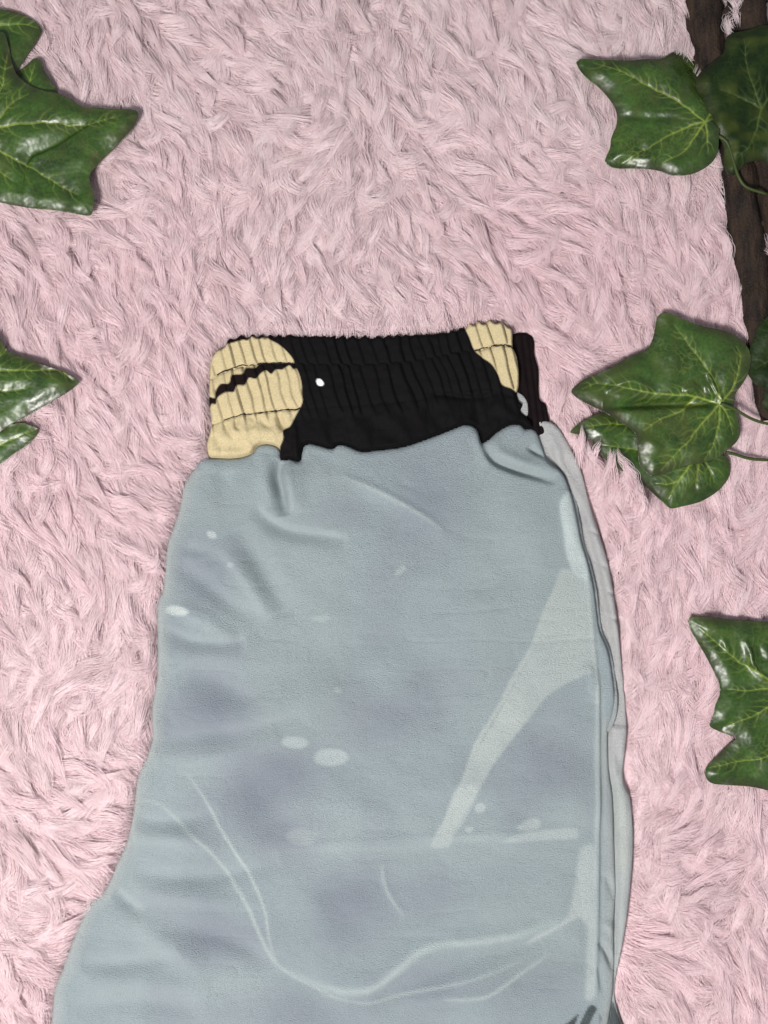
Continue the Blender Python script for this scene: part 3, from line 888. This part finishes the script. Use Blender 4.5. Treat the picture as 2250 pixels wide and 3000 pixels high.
# ------------------------------------------------------------------ ivy leaves
def ivy_leaf(label, outline, veins, base, mat=None, folds=(), tilt=(0, 0), stem=None, step=3.2, droop=10.0, seed=0, bend=(), group="artificial ivy leaves round the edges of the rug"):
    mat = mat or M_LEAF
    poly = catmull(outline, True, 7)
    cen = poly.mean(0)
    root = thing("ivy_leaf", label, "leaf", tuple(W(cen[0], cen[1], base, base)), group)
    # secondary veins branch from the main ones, alternately left and right
    mains = []
    for v in veins:
        m = catmull(v, False, 7)
        w_ = np.sin(np.linspace(0, np.pi, len(m)))
        mains.append(m + np.stack([2.6 * vnoise(m[:, 0], m[:, 1], 17, seed + 140) * w_, 2.6 * vnoise(m[:, 0], m[:, 1], 17, seed + 141) * w_], 1))
    sec = []
    r = np.random.default_rng(seed + 300)
    for m in mains:
        seg = np.linalg.norm(np.diff(m, axis=0), axis=1).sum()
        k = max(2, int(seg / 24))
        for i in range(1, k):
            f = i / k
            idx = min(len(m) - 2, int(f * (len(m) - 1)))
            d = m[idx + 1] - m[idx]; d /= np.linalg.norm(d) + 1e-9
            for sgn in (-1, 1):
                if r.random() < 0.2:
                    continue
                a = sgn * math.radians(r.uniform(38, 62))
                e = np.array([d[0] * math.cos(a) - d[1] * math.sin(a), d[0] * math.sin(a) + d[1] * math.cos(a)])
                ln_ = r.uniform(20, 85) * (1 - 0.4 * f)
                b = a - sgn * 0.5
                e2 = np.array([d[0] * math.cos(b) - d[1] * math.sin(b), d[0] * math.sin(b) + d[1] * math.cos(b)])
                p0 = m[idx]
                sec.append(np.array([p0, p0 + e * ln_ * 0.45 + r.normal(0, 2, 2), p0 + e * ln_ * 0.5 + e2 * ln_ * 0.5]))

    def vein_fields(Q):
        v1 = np.zeros(len(Q)); dmin = np.full(len(Q), 1e3); v2 = np.zeros(len(Q))
        for m in mains:
            D_, _, T_, _ = seg_info(Q, m, False)
            w = 2.7 - 1.4 * T_
            v1 = np.maximum(v1, np.exp(-(D_ / w)**2) * (1 - 0.62 * T_))
            dmin = np.minimum(dmin, D_)
        for m in sec:
            lo = m.min(0) - 12; hi = m.max(0) + 12
            k_ = ((Q > lo) & (Q < hi)).all(1)
            if k_.any():
                D_, _, T_, _ = seg_info(Q[k_], m, False)
                v2[k_] = np.maximum(v2[k_], np.exp(-(D_ / 1.8)**2) * (0.50 - 0.40 * T_))
        return v1, v2, dmin

    cache = {}

    def fields(Q):
        if 'v' not in cache or len(cache['v'][0]) != len(Q):
            cache['v'] = vein_fields(Q)
        return cache['v']

    def zf(Q, D):
        v1, v2, dm = fields(Q)
        x, y = Q[:, 0], Q[:, 1]
        z = base + tilt[0] * (x - cen[0]) + tilt[1] * (y - cen[1])
        z = z + 7 * (1 - np.exp(-dm / 22)) - 1.5 * v1 - 1.0 * v2
        z = z - droop * sstep(48, 0, D)**1.4
        z = z + 5 * vnoise(x, y, 85, seed + 110) + 2.0 * vnoise(x, y, 36, seed + 111)
        for ax, ay, dx, dy, sl, soft in bend:
            q = (x - ax) * dx + (y - ay) * dy
            z = z - sl * np.where(q > 0, np.sqrt(q * q + soft * soft) - soft, 0)
        for f in folds:
            z = z + feat(Q, *f)
        return z

    bl = sheet("blade", poly, step, zf, mat, root, base, {"vein": lambda Q, D: np.clip(fields(Q)[0] + fields(Q)[1], 0, 1), "blotch": lambda Q, D: np.clip(0.30 * vnoise(Q[:, 0], Q[:, 1], 120, seed + 130) + 0.5 * vnoise(Q[:, 0], Q[:, 1], 28, seed + 131) - 0.05 + 0.16 * math.sin(seed * 2.3), 0, 0.6), "rim": lambda Q, D: sstep(34, 0, D) * 0.9 * (0.55 + 0.45 * vnoise(Q[:, 0], Q[:, 1], 70, seed + 120))}, 0.0006)
    if stem:
        p = catmull(stem, False, 10)
        z = np.linspace(base + 6, base - 4, len(p))
        tube("stem", W(p[:, 0], p[:, 1], z, base), np.linspace(4.8, 4.0, len(p)) * S, M_STEM, root, 8, 0.12, seed)
    return root


c_ = 0.3165
ivy_leaf("small dark leaf lobe at the top left corner, tucked behind the big leaf",
         T([(-300, 60), (0, 85), (120, 100), (250, 150), (340, 210), (380, 270), (370, 320), (330, 380), (270, 470), (190, 590), (120, 680), (-100, 760), (-320, 500)], 0, 0, c_),
         [T([(-250, 260), (0, 240), (250, 225), (340, 250)], 0, 0, c_)], 62, M_LEAF, seed=1)
ivy_leaf("leaf with only one short pointed lobe showing above the big top left leaf",
         T([(60, 760), (150, 660), (250, 580), (300, 535), (330, 530), (370, 560), (400, 640), (450, 720), (520, 860), (420, 1000), (150, 980)], 0, 0, c_),
         [T([(200, 950), (270, 760), (320, 580)], 0, 0, c_)], 64, M_LEAF, seed=2)
ivy_leaf("big creased leaf filling the top left, its long lobe pointing right",
         T([(-420, 600), (-150, 320), (0, 285), (40, 310), (75, 430), (100, 560), (150, 680), (250, 770), (400, 835), (520, 857), (640, 910), (780, 985), (900, 985), (1050, 995), (1200, 998), (1262, 1018), (1275, 1050), (1250, 1110),
            (1170, 1230), (1060, 1340), (960, 1440), (870, 1540), (822, 1620), (832, 1700), (865, 1800), (866, 1890), (830, 1985), (750, 1982), (600, 1955), (450, 1940), (300, 1925), (150, 1900), (0, 1870), (-250, 1800), (-450, 1300)], 0, 0, c_),
         [T([(-300, 1230), (0, 1180), (340, 1140), (690, 1150), (880, 1130), (1110, 1050)], 0, 0, c_), T([(-300, 1230), (0, 1090), (120, 950), (260, 860)], 0, 0, c_), T([(-300, 1230), (0, 860), (60, 480)], 0, 0, c_),
          T([(-300, 1230), (0, 1400), (280, 1550), (560, 1720), (720, 1800)], 0, 0, c_), T([(-300, 1230), (-100, 1500), (120, 1680)], 0, 0, c_)], 86, M_LEAF,
         folds=[(T([(850, 1090), (700, 1200), (560, 1300), (400, 1380), (270, 1440), (220, 1560), (200, 1790)], 0, 0, c_), -17, 9, 26)], tilt=(-0.02, 0.0), seed=3)
d_ = 0.339
ivy_leaf("pointed leaf at the left edge beside the waistband height, tip aimed right",
         T([(-350, 900), (-100, 780), (0, 870), (30, 930), (80, 980), (150, 1005), (260, 1040), (380, 1090), (500, 1130), (580, 1165), (640, 1200), (674, 1237), (640, 1272), (540, 1350), (400, 1430), (280, 1500), (170, 1560), (80, 1610), (-50, 1680), (-300, 1500)], 0, 700, d_),
         [T([(-300, 1160), (0, 1135), (250, 1140), (500, 1132), (620, 1220)], 0, 700, d_), T([(-300, 1160), (0, 1310), (220, 1300)], 0, 700, d_), T([(-300, 1160), (0, 1000), (40, 950)], 0, 700, d_)], 80, M_LEAF, seed=4)
ivy_leaf("small leaf just below the pointed leaf on the left edge",
         T([(-300, 1600), (60, 1605), (180, 1585), (260, 1610), (322, 1640), (310, 1690), (240, 1770), (120, 1850), (0, 1938), (-200, 2000)], 0, 700, d_),
         [T([(-200, 1850), (0, 1780), (180, 1690), (300, 1650)], 0, 700, d_)], 60, M_LEAF, seed=5)

e_ = 0.3617
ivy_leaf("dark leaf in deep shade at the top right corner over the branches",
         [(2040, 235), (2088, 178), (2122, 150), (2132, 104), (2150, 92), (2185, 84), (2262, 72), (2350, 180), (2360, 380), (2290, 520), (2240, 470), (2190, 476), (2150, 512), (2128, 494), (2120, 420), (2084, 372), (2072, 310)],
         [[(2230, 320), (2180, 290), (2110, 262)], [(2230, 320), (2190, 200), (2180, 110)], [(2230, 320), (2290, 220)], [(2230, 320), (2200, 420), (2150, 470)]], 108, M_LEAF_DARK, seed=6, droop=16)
ivy_leaf("glossy leaf at the upper right with a long lobe pointing left, over the branches",
         T([(120, 470), (150, 450), (230, 450), (400, 465), (550, 480), (700, 460), (830, 430), (920, 360), (1000, 315), (1060, 318), (1120, 350), (1260, 420), (1350, 560), (1360, 760), (1300, 940), (1270, 1040), (1252, 1130), (1240, 1250), (1180, 1340), (1080, 1400), (980, 1425), (880, 1420),
            (780, 1380), (650, 1360), (500, 1350), (400, 1335), (350, 1290), (360, 1250), (390, 1180), (400, 1100), (440, 1000), (447, 930), (430, 860), (370, 760), (300, 680), (220, 620), (160, 550)], 1650, 0, e_),
         [T([(1140, 1000), (1000, 880), (900, 800), (640, 660), (450, 560), (260, 480)], 1650, 0, e_), T([(1140, 1000), (1040, 1020), (880, 1090), (700, 1190), (480, 1310)], 1650, 0, e_), T([(1140, 1000), (1060, 1110), (980, 1230), (800, 1320)], 1650, 0, e_),
          T([(1140, 1000), (1160, 1120), (1160, 1260)], 1650, 0, e_), T([(1140, 1000), (1190, 900), (1160, 640), (1040, 400)], 1650, 0, e_), T([(1140, 1000), (1280, 920)], 1650, 0, e_)], 104, M_LEAF,
         stem=T([(1140, 1000), (1230, 1090), (1320, 1150), (1370, 1280), (1420, 1430), (1480, 1510), (1650, 1570)], 1650, 0, e_),
         folds=[(T([(480, 930), (700, 950), (960, 960)], 1650, 0, e_), -8, 12), (T([(420, 1230), (600, 1270), (750, 1300)], 1650, 0, e_), 7, 16)], tilt=(0.10, 0.0), bend=((1990, 300, 0.75, -0.66, 0.75, 30),), seed=7)

f_ = 0.3918
ivy_leaf("rounded leaf half under the crumpled leaf, with fur tufts over its lower edge",
         T([(180, 1062), (245, 1000), (330, 950), (420, 915), (700, 960), (1000, 1150), (1260, 1230), (1340, 1240), (1382, 1310), (1370, 1400), (1290, 1500), (1160, 1580), (1010, 1620), (930, 1630), (860, 1570), (780, 1500), (700, 1430), (600, 1370), (480, 1300), (400, 1210), (320, 1110), (250, 1080)], 1600, 850, f_),
         [T([(1130, 1210), (1050, 1340), (960, 1480), (920, 1560)], 1600, 850, f_), T([(1130, 1210), (1130, 1340), (1115, 1490)], 1600, 850, f_), T([(1130, 1210), (1220, 1340), (1260, 1440)], 1600, 850, f_), T([(1130, 1210), (800, 1180), (660, 1190), (420, 1155)], 1600, 850, f_),
          T([(1130, 1210), (700, 1030), (500, 1000), (280, 1030)], 1600, 850, f_), T([(1080, 1300), (960, 1440), (820, 1445)], 1600, 850, f_)], 62, M_LEAF,
         stem=T([(1340, 1215), (1400, 1225), (1480, 1250), (1560, 1264), (1700, 1272)], 1600, 850, f_), seed=8)
ivy_leaf("crumpled shiny leaf right of the waistband, its lobe pointing left",
         T([(190, 755), (250, 690), (340, 640), (480, 580), (620, 500), (740, 450), (790, 390), (820, 280), (838, 195), (880, 165), (940, 175), (1060, 230), (1180, 270), (1320, 300), (1420, 340), (1490, 400), (1530, 480), (1520, 600), (1470, 700), (1415, 780), (1405, 860),
            (1440, 960), (1455, 1060), (1430, 1130), (1340, 1210), (1290, 1250), (1180, 1290), (1060, 1310), (940, 1350), (850, 1382), (790, 1390), (740, 1350), (700, 1300), (685, 1200), (680, 1100), (640, 1040), (540, 975), (430, 910), (330, 860), (240, 810)], 1600, 850, f_),
         [T([(1300, 850), (1100, 790), (800, 770), (600, 730), (370, 700), (270, 740)], 1600, 850, f_), T([(1300, 850), (1270, 700), (1210, 600), (1080, 430), (960, 260)], 1600, 850, f_), T([(1300, 850), (1400, 720), (1450, 500), (1420, 420)], 1600, 850, f_),
          T([(1300, 850), (1180, 980), (1080, 1110), (960, 1230), (860, 1350)], 1600, 850, f_), T([(1120, 800), (1000, 910), (850, 970), (730, 1050)], 1600, 850, f_), T([(1300, 850), (1290, 1000), (1250, 1150), (1190, 1270)], 1600, 850, f_), T([(1300, 850), (1370, 960), (1400, 1080)], 1600, 850, f_)], 84, M_LEAF,
         stem=T([(1300, 850), (1400, 885), (1450, 915), (1520, 955), (1600, 985), (1720, 1010)], 1600, 850, f_),
         folds=[(T([(440, 760), (600, 690), (700, 700), (780, 780)], 1600, 850, f_), 12, 14, 10), (T([(430, 870), (650, 860), (900, 850), (1150, 850), (1280, 860)], 1600, 850, f_), -24, 20, 12), (T([(1200, 600), (1250, 720), (1330, 860)], 1600, 850, f_), 12, 9, 6),
                (T([(1200, 700), (1220, 760), (1260, 800)], 1600, 850, f_), 9, 7), (T([(700, 1110), (760, 1130), (860, 1200)], 1600, 850, f_), 9, 16), (T([(1020, 760), (1080, 740), (1120, 700)], 1600, 850, f_), 8, 14)], seed=9)
g_ = 0.3164
ivy_leaf("glossy leaf cut by the right edge beside the lower leg, its two lobes pointing left",
         T([(375, 370), (392, 342), (480, 335), (620, 345), (800, 365), (1106, 388), (1400, 420), (1650, 800), (1700, 1300), (1500, 1900), (1250, 1990), (1106, 1950), (950, 1915), (750, 1900), (610, 1890), (555, 1860), (525, 1790), (540, 1740), (620, 1650), (720, 1550), (815, 1458),
            (760, 1440), (650, 1400), (575, 1352), (600, 1260), (620, 1160), (665, 1060), (665, 980), (640, 910), (580, 790), (520, 680), (450, 560), (400, 470)], 1900, 1700, g_),
         [T([(1300, 1050), (1106, 920), (960, 820), (800, 730), (620, 570), (470, 440)], 1900, 1700, g_), T([(1300, 1050), (1100, 1000), (950, 1025), (740, 1010)], 1900, 1700, g_), T([(1300, 1050), (1100, 1180), (950, 1260), (700, 1360)], 1900, 1700, g_),
          T([(1300, 1050), (1250, 1400), (1106, 1630), (800, 1690), (570, 1740)], 1900, 1700, g_), T([(1300, 1050), (1250, 700), (1150, 450)], 1900, 1700, g_), T([(1300, 1050), (1500, 1400)], 1900, 1700, g_)], 66, M_LEAF,
         folds=[(T([(880, 540), (930, 640), (960, 780), (1060, 890), (1150, 920)], 1900, 1700, g_), 13, 7, 12), (T([(690, 540), (710, 620), (740, 680)], 1900, 1700, g_), 8, 9), (T([(980, 580), (1020, 640), (1060, 760)], 1900, 1700, g_), -8, 14)], seed=10)
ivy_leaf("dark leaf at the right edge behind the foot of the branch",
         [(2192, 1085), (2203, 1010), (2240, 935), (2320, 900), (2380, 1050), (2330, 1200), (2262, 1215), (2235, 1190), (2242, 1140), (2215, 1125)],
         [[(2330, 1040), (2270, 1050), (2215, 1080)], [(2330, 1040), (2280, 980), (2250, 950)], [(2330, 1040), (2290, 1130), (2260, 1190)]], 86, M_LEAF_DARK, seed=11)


# ------------------------------------------------------------------ branches
def branch(label, pts, r, z, seed):
    p = catmull(pts, False, 14)
    n = len(p)
    rad = np.interp(np.linspace(0, 1, n), np.linspace(0, 1, len(r)), r)
    p = p + np.stack([3 * vnoise(p[:, 1], p[:, 1] * 0, 90, seed), np.zeros(n)], 1)
    zz = np.interp(np.linspace(0, 1, n), np.linspace(0, 1, len(z)), z)
    root = thing("branch", label, "branch", tuple(W(pts[0][0], pts[0][1], 0)), "dark branches lying along the right edge")
    tube("bark", W(p[:, 0], p[:, 1], zz, 50), rad * S, M_BARK, root, 28, 0.17, seed)
    # a few broken twig stubs
    for k, f in enumerate((0.22, 0.63)):
        i = int(f * (n - 1))
        q = np.array([p[i] + np.array([rad[i] * 0.5, 0]), p[i] + np.array([rad[i] * 1.1, -16]), p[i] + np.array([rad[i] * 1.4, -40])])
        tube("twig_stub", W(q[:, 0], q[:, 1], zz[i] + np.array([10, 22, 30]), 50), np.array([13, 10, 7]) * S, M_BARK, root, 10, 0.15, seed + 7 + k)
    return root


branch("brown branch running down the right side, left of the other branch", [(2030, -260), (2058, 0), (2086, 140), (2124, 320), (2170, 520), (2200, 740), (2226, 960), (2262, 1230)], (52, 50, 50, 49, 44, 36), (36, 36, 34, 34, 32), 31)
branch("brown branch cut by the right edge at the top corner", [(2150, -260), (2188, 0), (2215, 150), (2252, 420), (2290, 700), (2330, 1000)], (50, 56, 54, 50, 46), (42, 40, 38, 36), 32)
